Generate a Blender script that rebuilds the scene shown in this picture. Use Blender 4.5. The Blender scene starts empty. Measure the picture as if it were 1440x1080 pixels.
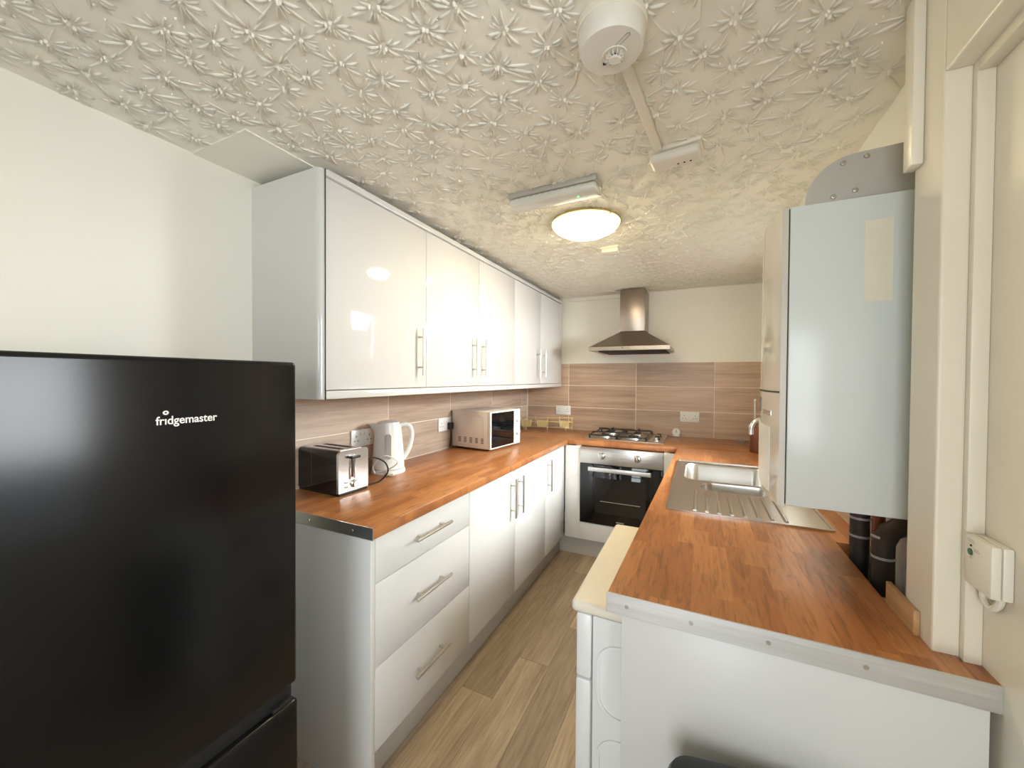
import bpy, bmesh, math, random
from mathutils import Matrix, Vector, Euler
from mathutils.geometry import tessellate_polygon

S = bpy.context.scene
COL = S.collection
random.seed(7)
PI = math.pi

# ---------------------------------------------------------------- camera
cd = bpy.data.cameras.new('camera')
cd.sensor_fit = 'HORIZONTAL'; cd.sensor_width = 36.0
cd.lens = 549.42 / 1440 * 36.0
cd.clip_start = 0.02
cam = bpy.data.objects.new('camera', cd); COL.objects.link(cam)
cam.matrix_world = (Matrix.Translation((1.5644, 0, 1.3847)) @ Matrix.Rotation(0.4472, 4, 'Z')
                    @ Matrix.Rotation(PI / 2 - 0.0156, 4, 'X') @ Matrix.Rotation(0.0062, 4, 'Z'))
S.camera = cam

# ---------------------------------------------------------------- world, daylight, exposure
w = bpy.data.worlds.new('sky'); S.world = w; w.use_nodes = True
bg = w.node_tree.nodes['Background']
bg.inputs[0].default_value = (0.86, 0.93, 1.0, 1); bg.inputs[1].default_value = 0.7
S.view_settings.view_transform = 'Standard'; S.view_settings.look = 'None'
S.view_settings.gamma = 1.0; S.view_settings.use_curve_mapping = False
S.view_settings.exposure = 0.60

def daylight(name, loc, rot, sx, sy, watts, col=(0.93, 0.97, 1.0)):
    l = bpy.data.lights.new(name, 'AREA'); l.shape = 'RECTANGLE'; l.size = sx; l.size_y = sy
    l.energy = watts; l.color = col
    o = bpy.data.objects.new(name, l); COL.objects.link(o)
    o.location = loc; o.rotation_euler = rot
    return o
daylight('daylight_sink_window', (2.62, 2.375, 1.95), (0, math.radians(50), 0), 1.1, 1.3, 250)
daylight('daylight_side_window', (2.40, 0.20, 1.70), (0, math.radians(60), 0), 1.1, 1.05, 44)
daylight('daylight_rear_door', (1.40, -1.80, 1.05), (PI / 2, 0, 0), 0.95, 1.85, 26)

# ---------------------------------------------------------------- helpers
def new_mat(name):
    m = bpy.data.materials.new(name); m.use_nodes = True
    return m, m.node_tree.nodes, m.node_tree.links, m.node_tree.nodes['Principled BSDF']

def plain(name, col, rough=0.5, metal=0.0, spec=0.5, coat=0.0, bump=0.0, bscale=200.0, var=0.0, vscale=3.0,
          emit=None, estr=0.0):
    m, n, l, p = new_mat(name)
    p.inputs['Base Color'].default_value = (*col, 1); p.inputs['Roughness'].default_value = rough
    p.inputs['Metallic'].default_value = metal; p.inputs['Specular IOR Level'].default_value = spec
    p.inputs['Coat Weight'].default_value = coat; p.inputs['Coat Roughness'].default_value = 0.04
    tc = n.new('ShaderNodeTexCoord')
    nz = n.new('ShaderNodeTexNoise'); nz.inputs['Scale'].default_value = vscale; nz.inputs['Detail'].default_value = 4
    l.new(tc.outputs['Object'], nz.inputs['Vector'])
    mx = n.new('ShaderNodeMix'); mx.data_type = 'RGBA'
    mx.inputs[6].default_value = (*[c * (1 - var) for c in col], 1)
    mx.inputs[7].default_value = (*[min(1, c * (1 + var * 0.6)) for c in col], 1)
    l.new(nz.outputs['Fac'], mx.inputs[0]); l.new(mx.outputs[2], p.inputs['Base Color'])
    if bump > 0:
        n2 = n.new('ShaderNodeTexNoise'); n2.inputs['Scale'].default_value = bscale; n2.inputs['Detail'].default_value = 3
        l.new(tc.outputs['Object'], n2.inputs['Vector'])
        b = n.new('ShaderNodeBump'); b.inputs['Strength'].default_value = bump; b.inputs['Distance'].default_value = 0.002
        l.new(n2.outputs['Fac'], b.inputs['Height']); l.new(b.outputs['Normal'], p.inputs['Normal'])
    if emit:
        p.inputs['Emission Color'].default_value = (*emit, 1); p.inputs['Emission Strength'].default_value = estr
    return m

def math_node(n, l, op, a, b=None, c=None):
    q = n.new('ShaderNodeMath'); q.operation = op
    for i, v in enumerate((a, b, c)):
        if v is None: continue
        if isinstance(v, (int, float)): q.inputs[i].default_value = v
        else: l.new(v, q.inputs[i])
    return q.outputs[0]

def ramp(n, l, fac, stops):
    r = n.new('ShaderNodeValToRGB'); e = r.color_ramp.elements
    while len(e) < len(stops): e.new(0.5)
    for k, (pos, c) in enumerate(stops): e[k].position = pos; e[k].color = (*c, 1)
    l.new(fac, r.inputs[0]); return r.outputs[0]

def stave_wood(name, along, stops, w=0.042, seg=0.30, rough=0.28):
    """butcher block print: staves of their own tone running along axis `along` ('X' or 'Y')"""
    m, n, l, p = new_mat(name)
    tc = n.new('ShaderNodeTexCoord'); sp = n.new('ShaderNodeSeparateXYZ'); l.new(tc.outputs['Object'], sp.inputs[0])
    al, ac = (sp.outputs['X'], sp.outputs['Y']) if along == 'X' else (sp.outputs['Y'], sp.outputs['X'])
    i = math_node(n, l, 'FLOOR', math_node(n, l, 'DIVIDE', ac, w))
    w1 = n.new('ShaderNodeTexWhiteNoise'); w1.noise_dimensions = '1D'; l.new(i, w1.inputs['W'])
    sg = math_node(n, l, 'FLOOR', math_node(n, l, 'ADD', math_node(n, l, 'DIVIDE', al, seg),
                                            math_node(n, l, 'MULTIPLY', w1.outputs['Value'], 7.3)))
    cb = n.new('ShaderNodeCombineXYZ'); l.new(i, cb.inputs[0]); l.new(sg, cb.inputs[1])
    w2 = n.new('ShaderNodeTexWhiteNoise'); w2.noise_dimensions = '2D'; l.new(cb.outputs[0], w2.inputs['Vector'])
    base = ramp(n, l, w2.outputs['Value'], stops)
    g = n.new('ShaderNodeCombineXYZ')
    l.new(math_node(n, l, 'MULTIPLY', ac, 95.0), g.inputs[0])
    l.new(math_node(n, l, 'MULTIPLY', al, 9.0), g.inputs[1])
    l.new(math_node(n, l, 'MULTIPLY', w2.outputs['Value'], 40.0), g.inputs[2])
    nz = n.new('ShaderNodeTexNoise'); nz.inputs['Scale'].default_value = 1.0; nz.inputs['Detail'].default_value = 6
    nz.inputs['Distortion'].default_value = 0.9
    l.new(g.outputs[0], nz.inputs['Vector'])
    gr = ramp(n, l, nz.outputs['Fac'], [(0.32, (0.5, 0.46, 0.42)), (0.5, (0.95, 0.95, 0.95)), (0.7, (1.12, 1.1, 1.06))])
    mx = n.new('ShaderNodeMix'); mx.data_type = 'RGBA'; mx.blend_type = 'MULTIPLY'; mx.inputs[0].default_value = 0.75
    l.new(base, mx.inputs[6]); l.new(gr, mx.inputs[7]); l.new(mx.outputs[2], p.inputs['Base Color'])
    p.inputs['Roughness'].default_value = rough; p.inputs['Specular IOR Level'].default_value = 0.5
    return m

def plank_wood(name, along, stops, gs=(60.0, 2.2), rough=0.45, vary=0.22, bump=0.1):
    """wood print with a tone and grain offset of its own for each plank or tile object"""
    m, n, l, p = new_mat(name)
    tc = n.new('ShaderNodeTexCoord'); oi = n.new('ShaderNodeObjectInfo')
    sp = n.new('ShaderNodeSeparateXYZ'); l.new(tc.outputs['Object'], sp.inputs[0])
    off = math_node(n, l, 'MULTIPLY', oi.outputs['Random'], 37.0)
    ax = 'XYZ'.index(along); oth = [k for k in range(3) if k != ax]
    g = n.new('ShaderNodeCombineXYZ')
    l.new(math_node(n, l, 'ADD', math_node(n, l, 'MULTIPLY', sp.outputs[ax], gs[1]), off), g.inputs[0])
    l.new(math_node(n, l, 'ADD', math_node(n, l, 'MULTIPLY', sp.outputs[oth[0]], gs[0]), off), g.inputs[1])
    l.new(math_node(n, l, 'MULTIPLY', sp.outputs[oth[1]], gs[0]), g.inputs[2])
    nz = n.new('ShaderNodeTexNoise'); nz.inputs['Scale'].default_value = 1.0; nz.inputs['Detail'].default_value = 8
    nz.inputs['Roughness'].default_value = 0.62; nz.inputs['Distortion'].default_value = 0.7
    l.new(g.outputs[0], nz.inputs['Vector'])
    # broad figure
    g2 = n.new('ShaderNodeVectorMath'); g2.operation = 'SCALE'; g2.inputs['Scale'].default_value = 0.28
    l.new(g.outputs[0], g2.inputs[0])
    n2 = n.new('ShaderNodeTexNoise'); n2.inputs['Scale'].default_value = 1.0; n2.inputs['Detail'].default_value = 3
    n2.inputs['Distortion'].default_value = 0.7
    l.new(g2.outputs[0], n2.inputs['Vector'])
    mixf = math_node(n, l, 'ADD', math_node(n, l, 'MULTIPLY', nz.outputs['Fac'], 0.55),
                     math_node(n, l, 'MULTIPLY', n2.outputs['Fac'], 0.45))
    c = ramp(n, l, mixf, stops)
    hs = n.new('ShaderNodeHueSaturation')
    l.new(math_node(n, l, 'ADD', math_node(n, l, 'MULTIPLY', oi.outputs['Random'], vary), 1.0 - vary / 2), hs.inputs['Value'])
    l.new(c, hs.inputs['Color']); l.new(hs.outputs[0], p.inputs['Base Color'])
    p.inputs['Roughness'].default_value = rough
    if bump:
        b = n.new('ShaderNodeBump'); b.inputs['Strength'].default_value = bump; b.inputs['Distance'].default_value = 0.001
        l.new(nz.outputs['Fac'], b.inputs['Height']); l.new(b.outputs['Normal'], p.inputs['Normal'])
    return m

def brushed(name, col, rough, axis='X', sc=(4, 300)):
    m, n, l, p = new_mat(name)
    p.inputs['Metallic'].default_value = 1.0
    tc = n.new('ShaderNodeTexCoord'); mp = n.new('ShaderNodeMapping'); l.new(tc.outputs['Object'], mp.inputs[0])
    s = [sc[1]] * 3; s['XYZ'.index(axis)] = sc[0]; mp.inputs['Scale'].default_value = s
    nz = n.new('ShaderNodeTexNoise'); nz.inputs['Scale'].default_value = 1.0; nz.inputs['Detail'].default_value = 2
    l.new(mp.outputs[0], nz.inputs['Vector'])
    l.new(math_node(n, l, 'ADD', math_node(n, l, 'MULTIPLY', nz.outputs['Fac'], 0.16), rough - 0.08), p.inputs['Roughness'])
    l.new(ramp(n, l, nz.outputs['Fac'], [(0.2, tuple(c * 0.88 for c in col)), (0.8, col)]), p.inputs['Base Color'])
    return m

class MB:
    """collects shapes into one mesh"""
    def __init__(self): self.bm = bmesh.new()
    def _merge(self, t, M=None):
        if M is not None: bmesh.ops.transform(t, matrix=M, verts=t.verts)
        me = bpy.data.meshes.new('t'); t.to_mesh(me); t.free(); self.bm.from_mesh(me); bpy.data.meshes.remove(me)
        return self
    def box(self, x0, x1, y0, y1, z0, z1, bev=0.0, seg=2, M=None):
        t = bmesh.new()
        v = [t.verts.new((x, y, z)) for x in (x0, x1) for y in (y0, y1) for z in (z0, z1)]
        for f in ((0, 1, 3, 2), (4, 6, 7, 5), (0, 4, 5, 1), (2, 3, 7, 6), (0, 2, 6, 4), (1, 5, 7, 3)):
            t.faces.new([v[k] for k in f])
        bmesh.ops.recalc_face_normals(t, faces=t.faces)
        if bev: bmesh.ops.bevel(t, geom=t.edges[:], offset=bev, segments=seg, profile=0.5, affect='EDGES')
        return self._merge(t, M)
    def lathe(self, prof, seg=32, M=None, close=True):
        """prof: (r, z) list, turned about local Z"""
        t = bmesh.new(); rings = []
        for r, z in prof:
            if r < 1e-6: rings.append([t.verts.new((0, 0, z))])
            else: rings.append([t.verts.new((r * math.cos(2 * PI * k / seg), r * math.sin(2 * PI * k / seg), z)) for k in range(seg)])
        for a, b in zip(rings, rings[1:]):
            for k in range(seg):
                k2 = (k + 1) % seg
                if len(a) == 1 and len(b) == 1: continue
                if len(a) == 1: t.faces.new((a[0], b[k2], b[k]))
                elif len(b) == 1: t.faces.new((a[k], a[k2], b[0]))
                else: t.faces.new((a[k], a[k2], b[k2], b[k]))
        if close:
            for rg in (rings[0], rings[-1]):
                if len(rg) > 1: t.faces.new(rg)
        bmesh.ops.recalc_face_normals(t, faces=t.faces)
        return self._merge(t, M)
    def cyl(self, a, b, r, seg=16, r2=None):
        a, b = Vector(a), Vector(b); d = b - a
        q = d.to_track_quat('Z', 'Y').to_matrix().to_4x4(); q.translation = a
        return self.lathe([(r, 0), (r if r2 is None else r2, d.length)], seg, q)
    def tube(self, pts, r, seg=8, closed=False):
        pts = [Vector(p) for p in pts]; t = bmesh.new(); rings = []; up = None
        N = len(pts)
        for k, p in enumerate(pts):
            if closed: d = (pts[(k + 1) % N] - pts[k - 1]).normalized()
            else: d = (pts[min(k + 1, N - 1)] - pts[max(k - 1, 0)]).normalized()
            if up is None:
                up = Vector((0, 0, 1)) if abs(d.z) < 0.9 else Vector((1, 0, 0))
            s = d.cross(up)
            if s.length < 1e-4: s = d.orthogonal()
            s.normalize(); up = s.cross(d).normalized()
            rr = r[k] if isinstance(r, (list, tuple)) else r
            rings.append([t.verts.new(p + (s * math.cos(2 * PI * j / seg) + up * math.sin(2 * PI * j / seg)) * rr) for j in range(seg)])
        pr = list(zip(rings, rings[1:])) + ([(rings[-1], rings[0])] if closed else [])
        for a, b in pr:
            for j in range(seg): t.faces.new((a[j], a[(j + 1) % seg], b[(j + 1) % seg], b[j]))
        if not closed: t.faces.new(rings[0]); t.faces.new(rings[-1])
        bmesh.ops.recalc_face_normals(t, faces=t.faces)
        return self._merge(t)
    def prism(self, outer, z0, z1, holes=(), M=None):
        """polygon in local XY, pulled from z0 to z1, with holes"""
        t = bmesh.new(); loops = [outer] + list(holes)
        pl = [[Vector((*p, 0)) for p in lp] for lp in loops]; tri = tessellate_polygon(pl)
        flat = [p for lp in loops for p in lp]
        lo = [t.verts.new((*p, z0)) for p in flat]; hi = [t.verts.new((*p, z1)) for p in flat]
        for a in tri:
            try: t.faces.new([lo[i] for i in a]); t.faces.new([hi[i] for i in a])
            except ValueError: pass
        k = 0
        for lp in loops:
            m = len(lp)
            for i in range(m):
                a, b = k + i, k + (i + 1) % m
                t.faces.new((lo[a], lo[b], hi[b], hi[a]))
            k += m
        bmesh.ops.recalc_face_normals(t, faces=t.faces)
        return self._merge(t, M)
    def poly(self, vs, fs, M=None):
        t = bmesh.new(); v = [t.verts.new(p) for p in vs]
        for f in fs: t.faces.new([v[i] for i in f])
        bmesh.ops.recalc_face_normals(t, faces=t.faces)
        return self._merge(t, M)
    def build(self, name, mat, parent=None, smooth=35):
        me = bpy.data.meshes.new(name); self.bm.to_mesh(me); self.bm.free()
        me.materials.append(mat)
        if smooth:
            me.polygons.foreach_set('use_smooth', [True] * len(me.polygons))
            try: me.set_sharp_from_angle(angle=math.radians(smooth))
            except Exception: pass
        o = bpy.data.objects.new(name, me); COL.objects.link(o)
        if parent is not None: attach(o, parent)
        return o

def attach(o, parent):
    o.parent = parent
    if not parent.get('_local'):
        M = parent.matrix_basis.copy(); p = parent.parent
        if p is not None: M = Matrix.Identity(4) if parent.type == 'MESH' else M
        if parent.type == 'EMPTY': o.matrix_parent_inverse = M.inverted()

def tag(o, label, cat, group=None):
    o['label'] = label; o['category'] = cat
    if group: o['group'] = group
    return o
def thing(name, label, cat, loc=(0, 0, 0), rz=0.0, group=None, local=False):
    o = bpy.data.objects.new(name, None); COL.objects.link(o); o.empty_display_size = 0.05
    o.location = loc; o.rotation_euler = (0, 0, rz)
    o.matrix_basis = Matrix.Translation(loc) @ Matrix.Rotation(rz, 4, 'Z')
    if local: o['_local'] = 1
    return tag(o, label, cat, group)
def struct(o): o['kind'] = 'structure'; return o
def bx(*a, **k): return MB().box(*a, **k)
def smooth(P, n=6):
    P = [Vector(p) for p in P]; out = []
    for k in range(len(P) - 1):
        a, b, c, d = P[max(k - 1, 0)], P[k], P[k + 1], P[min(k + 2, len(P) - 1)]
        for j in range(n):
            u = j / n
            out.append(0.5 * ((2 * b) + (c - a) * u + (2 * a - 5 * b + 4 * c - d) * u * u + (3 * b - a - 3 * c + d) * u ** 3))
    return out + [P[-1]]
def rrect(x0, x1, y0, y1, r, seg=6):
    out = []
    for cx, cy, a0 in ((x1 - r, y1 - r, 0), (x0 + r, y1 - r, 90), (x0 + r, y0 + r, 180), (x1 - r, y0 + r, 270)):
        for k in range(seg + 1):
            a = math.radians(a0 + 90 * k / seg); out.append((cx + r * math.cos(a), cy + r * math.sin(a)))
    return out
def arc(cx, cy, r, a0, a1, n=10): return [(cx + r * math.cos(math.radians(a0 + (a1 - a0) * k / n)), cy + r * math.sin(math.radians(a0 + (a1 - a0) * k / n))) for k in range(n + 1)]
# frames that carry a local XY drawing onto an upright face
def on_x(x, sgn=1):   # local x -> +-Y, local y -> Z, local z -> +-X
    return Matrix(((0, 0, sgn, x), (sgn, 0, 0, 0), (0, 1, 0, 0), (0, 0, 0, 1)))
def on_y(y):          # face turned to -Y: local x -> X, local y -> Z, local z -> -Y
    return Matrix(((1, 0, 0, 0), (0, 0, -1, y), (0, 1, 0, 0), (0, 0, 0, 1)))

# ---------------------------------------------------------------- materials
M = {}
M['wall'] = plain('cream_wall_paint', (0.85, 0.83, 0.735), 0.55, bump=0.12, bscale=60, var=0.03, vscale=2)
M['wall2'] = plain('aged_cream_gloss', (0.82, 0.76, 0.62), 0.35, bump=0.35, bscale=25, var=0.07, vscale=6)
M['ceil'] = plain('ceiling_paint', (0.88, 0.85, 0.735), 0.6, bump=0.1, bscale=150, var=0.03)
M['floorbase'] = plain('floor_joint', (0.14, 0.10, 0.07), 0.8)
M['plank'] = plank_wood('oak_vinyl', 'Y', [(0.28, (0.20, 0.138, 0.088)), (0.42, (0.33, 0.24, 0.16)), (0.54, (0.42, 0.318, 0.22)), (0.70, (0.52, 0.41, 0.30))], gs=(85, 6.0), vary=0.34, rough=0.42)
M['tile_l'] = plank_wood('wood_look_tile', 'Y', [(0.25, (0.24, 0.165, 0.115)), (0.42, (0.40, 0.30, 0.225)), (0.55, (0.50, 0.39, 0.30)), (0.75, (0.60, 0.49, 0.39))], gs=(48, 2.5), rough=0.35)
M['tile_b'] = plank_wood('wood_look_tile_back', 'X', [(0.25, (0.26, 0.17, 0.11)), (0.42, (0.42, 0.29, 0.20)), (0.55, (0.52, 0.37, 0.26)), (0.75, (0.62, 0.47, 0.35))], gs=(48, 2.5), rough=0.35)
M['grout'] = plain('grout', (0.86, 0.80, 0.69), 0.8)
WT = [(0.0, (0.36, 0.135, 0.044)), (0.3, (0.42, 0.165, 0.055)), (0.6, (0.47, 0.195, 0.068)), (0.85, (0.54, 0.24, 0.09)), (1.0, (0.40, 0.15, 0.05))]
M['wt_y'] = stave_wood('butcher_block_y', 'Y', WT); M['wt_x'] = stave_wood('butcher_block_x', 'X', WT)
M['gloss'] = plain('white_gloss_door', (0.65, 0.65, 0.63), 0.045, spec=0.6, var=0.01)
M['carc'] = plain('white_panel', (0.70, 0.70, 0.675), 0.28, var=0.02)
M['plinth'] = plain('grey_plinth', (0.50, 0.48, 0.44), 0.35, var=0.04)
M['steel'] = brushed('brushed_steel', (0.62, 0.60, 0.57), 0.30, 'X')
M['steel_y'] = brushed('brushed_steel_y', (0.66, 0.65, 0.63), 0.26, 'Y')
M['sink'] = plain('sink_steel', (0.66, 0.65, 0.62), 0.24, metal=1, var=0.04, vscale=30)
M['hood'] = brushed('hood_steel', (0.42, 0.36, 0.31), 0.33, 'X')
M['handle'] = plain('satin_nickel', (0.58, 0.55, 0.50), 0.28, metal=1)
M['chrome'] = plain('chrome', (0.85, 0.85, 0.85), 0.06, metal=1)
M['alu'] = brushed('aluminium_strip', (0.74, 0.75, 0.74), 0.38, 'X')
M['black'] = plain('black_gloss_door', (0.005, 0.005, 0.005), 0.2, spec=0.38, bump=0.02, bscale=400)
M['blackm'] = plain('black_plastic', (0.012, 0.012, 0.012), 0.4)
M['iron'] = plain('black_enamel', (0.012, 0.011, 0.010), 0.35)
M['glassb'] = plain('black_glass', (0.004, 0.004, 0.005), 0.04, spec=0.6)
M['glassw'] = plain('oven_window', (0.016, 0.015, 0.014), 0.05, spec=0.6)
M['white'] = plain('white_plastic', (0.75, 0.75, 0.72), 0.3, var=0.01)
M['cream'] = plain('yellowed_plastic', (0.80, 0.75, 0.63), 0.4, var=0.03)
M['offw'] = plain('aged_white_plastic', (0.74, 0.71, 0.62), 0.4, var=0.02)
M['wash'] = plain('white_enamel', (0.80, 0.81, 0.80), 0.22, spec=0.5)
M['boil'] = plain('boiler_enamel', (0.70, 0.74, 0.71), 0.2, spec=0.5, var=0.02)
M['boilf'] = plain('boiler_front', (0.62, 0.585, 0.52), 0.06, spec=0.8)
M['mw'] = plain('microwave_paint', (0.74, 0.69, 0.63), 0.4)
M['dark'] = plain('dark_gap', (0.02, 0.018, 0.015), 0.7)
M['greym'] = plain('galvanised_sheet', (0.50, 0.485, 0.435), 0.5, metal=0.2, var=0.08)
M['foam'] = plain('pipe_lagging', (0.035, 0.025, 0.018), 0.6, bump=0.5, bscale=60, var=0.3, vscale=20)
M['copper'] = plain('old_copper', (0.20, 0.085, 0.045), 0.4, metal=0.7, var=0.2, vscale=20)
M['brown'] = plain('brown_canister', (0.20, 0.07, 0.035), 0.35, metal=0.4)
M['gold'] = plain('brass_wire', (0.66, 0.55, 0.28), 0.3, metal=0.6)
M['wood'] = plank_wood('pine_strip', 'Y', [(0.25, (0.42, 0.22, 0.09)), (0.6, (0.62, 0.36, 0.16)), (0.8, (0.70, 0.45, 0.22))], gs=(70, 3))
M['paper'] = plain('old_label', (0.80, 0.74, 0.60), 0.7, var=0.05, vscale=20)
M['letter'] = plain('silver_lettering', (0.80, 0.79, 0.74), 0.4)
M['greyp'] = plain('grey_plastic', (0.35, 0.34, 0.31), 0.35)
M['green'] = plain('green_button', (0.03, 0.13, 0.06), 0.4)
M['led'] = plain('green_led', (0.1, 0.8, 0.2), 0.4, emit=(0.2, 1.0, 0.3), estr=1.5)
M['lamp'] = plain('lit_glass_shade', (0.9, 0.85, 0.7), 0.3, emit=(1.0, 0.83, 0.50), estr=40.0)
M['lampe'] = plain('lit_glass_edge', (0.9, 0.85, 0.6), 0.3, emit=(1.0, 0.85, 0.42), estr=1.1)
M['diff'] = plain('prismatic_diffuser', (0.72, 0.73, 0.66), 0.25, bump=0.4, bscale=220)
def pane_mat():
    m, n, l, p = new_mat('window_pane')
    t = n.new('ShaderNodeBsdfTransparent'); g = n.new('ShaderNodeBsdfGlossy'); g.inputs['Roughness'].default_value = 0.02
    fr = n.new('ShaderNodeFresnel'); fr.inputs['IOR'].default_value = 1.45
    mx = n.new('ShaderNodeMixShader'); l.new(fr.outputs[0], mx.inputs[0]); l.new(t.outputs[0], mx.inputs[1]); l.new(g.outputs[0], mx.inputs[2])
    l.new(mx.outputs[0], n['Material Output'].inputs[0]); return m
M['pane'] = pane_mat()

# ---------------------------------------------------------------- room shell
WZ = 0.90; YB = 3.614; ZC = 2.144; Y0 = 0.929; YR = -1.65; XW = 2.03
fl = struct(bx(-0.1, 2.3, YR - 0.1, YB + 0.1, -0.06, -0.004).build('floor', M['floorbase'], smooth=0))
pw, pl = 0.155, 0.95
ends = {0: 1.47, 1: 1.75, 2: 2.08, -1: 1.95, -2: 1.2, -3: 2.3, -4: 1.6, 3: 1.2, 4: 1.9, 5: 1.35, 6: 2.2, 7: 1.7, 8: 1.1}
for c in range(-4, 10):
    x0 = 0.62 + c * pw; x1 = x0 + pw
    x0, x1 = max(x0, 0), min(x1, XW)
    if x1 - x0 < 0.01: continue
    e = ends.get(c, 1.5) - 5 * pl
    while e < YB:
        a, b = max(e, YR), min(e + pl, YB)
        if b - a > 0.02:
            o = bx(x0 + 0.0004, x1 - 0.0004, a + 0.0005, b - 0.0005, -0.004, 0.0, bev=0.0006, seg=1).build('plank', M['plank'], fl, smooth=0)
        e += pl
ce = struct(bx(-0.1, 2.3, YR - 0.1, YB + 0.1, ZC, ZC + 0.06).build('ceiling', M['ceil'], smooth=0))

# raised starburst plaster pattern on the ceiling: too many ridges to count, one part of the ceiling
def artex():
    V, F = [], []
    def ridge(x, y, a, l0, l1, wd, h):
        c, s = math.cos(a), math.sin(a); k = len(V)
        pts = [(l0, 0, 0)]
        for t, ww, hh in ((0.18, 0.8, 0.8), (0.6, 1.0, 1.0)):
            L = l0 + (l1 - l0) * t
            pts += [(L, -wd * ww, 0), (L, 0, h * hh), (L, wd * ww, 0)]
        pts.append((l1, 0, 0))
        for u, v, hh in pts: V.append((x + u * c - v * s, y + u * s + v * c, ZC + 0.0004 - hh))
        for f in ((0, 2, 1), (0, 3, 2), (1, 2, 5, 4), (2, 3, 6, 5), (4, 5, 7), (5, 6, 7)): F.append(tuple(k + i for i in f))
    def blob(x, y, r, h):
        k = len(V); n = 6
        for j in range(n): V.append((x + r * math.cos(2 * PI * j / n), y + r * math.sin(2 * PI * j / n), ZC + 0.0004))
        for j in range(n): V.append((x + r * 0.6 * math.cos(2 * PI * j / n), y + r * 0.6 * math.sin(2 * PI * j / n), ZC - h * 0.75))
        V.append((x, y, ZC - h))
        for j in range(n):
            j2 = (j + 1) % n
            F.append((k + j, k + j2, k + n + j2, k + n + j)); F.append((k + n + j, k + n + j2, k + 2 * n))
    rr = random.Random(3)
    sx, sy = 0.112, 0.084
    ny = int((YB - 0.1) / sy) + 1
    for i in range(-1, 20):
        for j in range(-4, ny + 2):
            x = i * sx + (sx * 0.5 if j % 2 else 0) + rr.uniform(-.018, .018); y = j * sy + rr.uniform(-.015, .015) + 0.02
            if not (0.03 < x < XW - 0.03 and -0.3 < y < YB - 0.03): continue
            if x < 0.34 and y > 0.70: continue
            n = rr.randint(12, 17); a0 = rr.uniform(0, PI)
            for k in range(n):
                a = a0 + 2 * PI * k / n + rr.uniform(-.16, .16)
                lo = rr.uniform(.006, .013); L = rr.uniform(.026, .050) * (2.0 if rr.random() < .16 else 1)
                ridge(x, y, a, lo, lo + L, rr.uniform(.0014, .0024), rr.uniform(.0045, .0085))
            for k in range(3): blob(x + rr.uniform(-.009, .009), y + rr.uniform(-.009, .009), rr.uniform(.0035, .006), rr.uniform(.006, .010))
            for k in range(3): blob(x + rr.uniform(-.06, .06), y + rr.uniform(-.05, .05), rr.uniform(.0018, .004), rr.uniform(.003, .005))
    me = bpy.data.meshes.new('starburst_plaster'); me.from_pydata(V, [], F); me.materials.append(M['ceil'])
    me.polygons.foreach_set('use_smooth', [True] * len(me.polygons))
    o = bpy.data.objects.new('starburst_plaster', me); COL.objects.link(o); o.parent = ce; o['kind'] = 'stuff'
artex()

wl = struct(bx(-0.1, 0.0, YR - 0.1, YB + 0.1, 0, ZC).build('wall_left', M['wall'], smooth=0))
wb = struct(bx(0.0, 2.3, YB, YB + 0.1, 0, ZC).build('wall_back', M['wall'], smooth=0))
b = MB()   # rear wall with a glazed door behind the camera
b.box(0, 0.9, YR - 0.2, YR, 0, ZC).box(1.9, 2.3, YR - 0.2, YR, 0, ZC).box(0.9, 1.9, YR - 0.2, YR, 0, 0.08).box(0.9, 1.9, YR - 0.2, YR, 2.02, ZC)
struct(b.build('wall_rear', M['wall'], smooth=0))
b = MB()   # right wall behind boiler and sink, opening for the sink window
b.box(XW, 2.3, 1.055, 2.0, 0, ZC).box(XW, 2.3, 2.75, YB, 0, ZC).box(XW, 2.3, 2.0, 2.75, 0, 1.13).box(XW, 2.3, 2.0, 2.75, 1.87, ZC)
wr = struct(b.build('wall_right', M['wall'], smooth=0))
b = MB()   # pier and lintel of the blocked doorway, recessed infill with side window opening
b.box(1.946, 2.3, 0.9516, 1.055, 0, ZC, bev=0.004).box(1.946, 2.3, YR, 0.9516, 1.925, ZC, bev=0.003)
struct(b.build('wall_right_pier', M['wall2'], smooth=0))
b = MB()
b.box(2.003, 2.08, 0.62, 0.9516, 0, 1.925).box(2.003, 2.08, YR, 0.05, 0, 1.925).box(2.003, 2.08, 0.05, 0.62, 0, 0.82).box(2.003, 2.08, 0.05, 0.62, 1.90, 1.925)
struct(b.build('wall_right_recess', M['wall2'], smooth=0))
struct(bx(1.980, 2.003, 0.937, 0.9516, 0.90, 1.925, bev=0.002).build('trim_1', M['wall2']))
struct(bx(1.980, 2.003, 0.0, 0.937, 1.905, 1.925, bev=0.002).build('trim_2', M['wall2']))
struct(bx(1.928, 1.946, 1.018, 1.055, 1.80, 2.125, bev=0.003).build('trim_3', M['wall2']))
struct(bx(0.0, 0.012, YB - 0.012, YB, WZ, 1.305, bev=0.002).build('trim_4', M['white']))
struct(bx(0.0, 0.30, 0.735, YB, 2.140, ZC).build('trim_5', M['ceil'], smooth=0))   # plain boarded strip above the wall cabinets
struct(bx(0.30, 1.0, YB - 0.02, YB, 2.112, ZC).build('trim_6', M['wall'], smooth=0))
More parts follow.
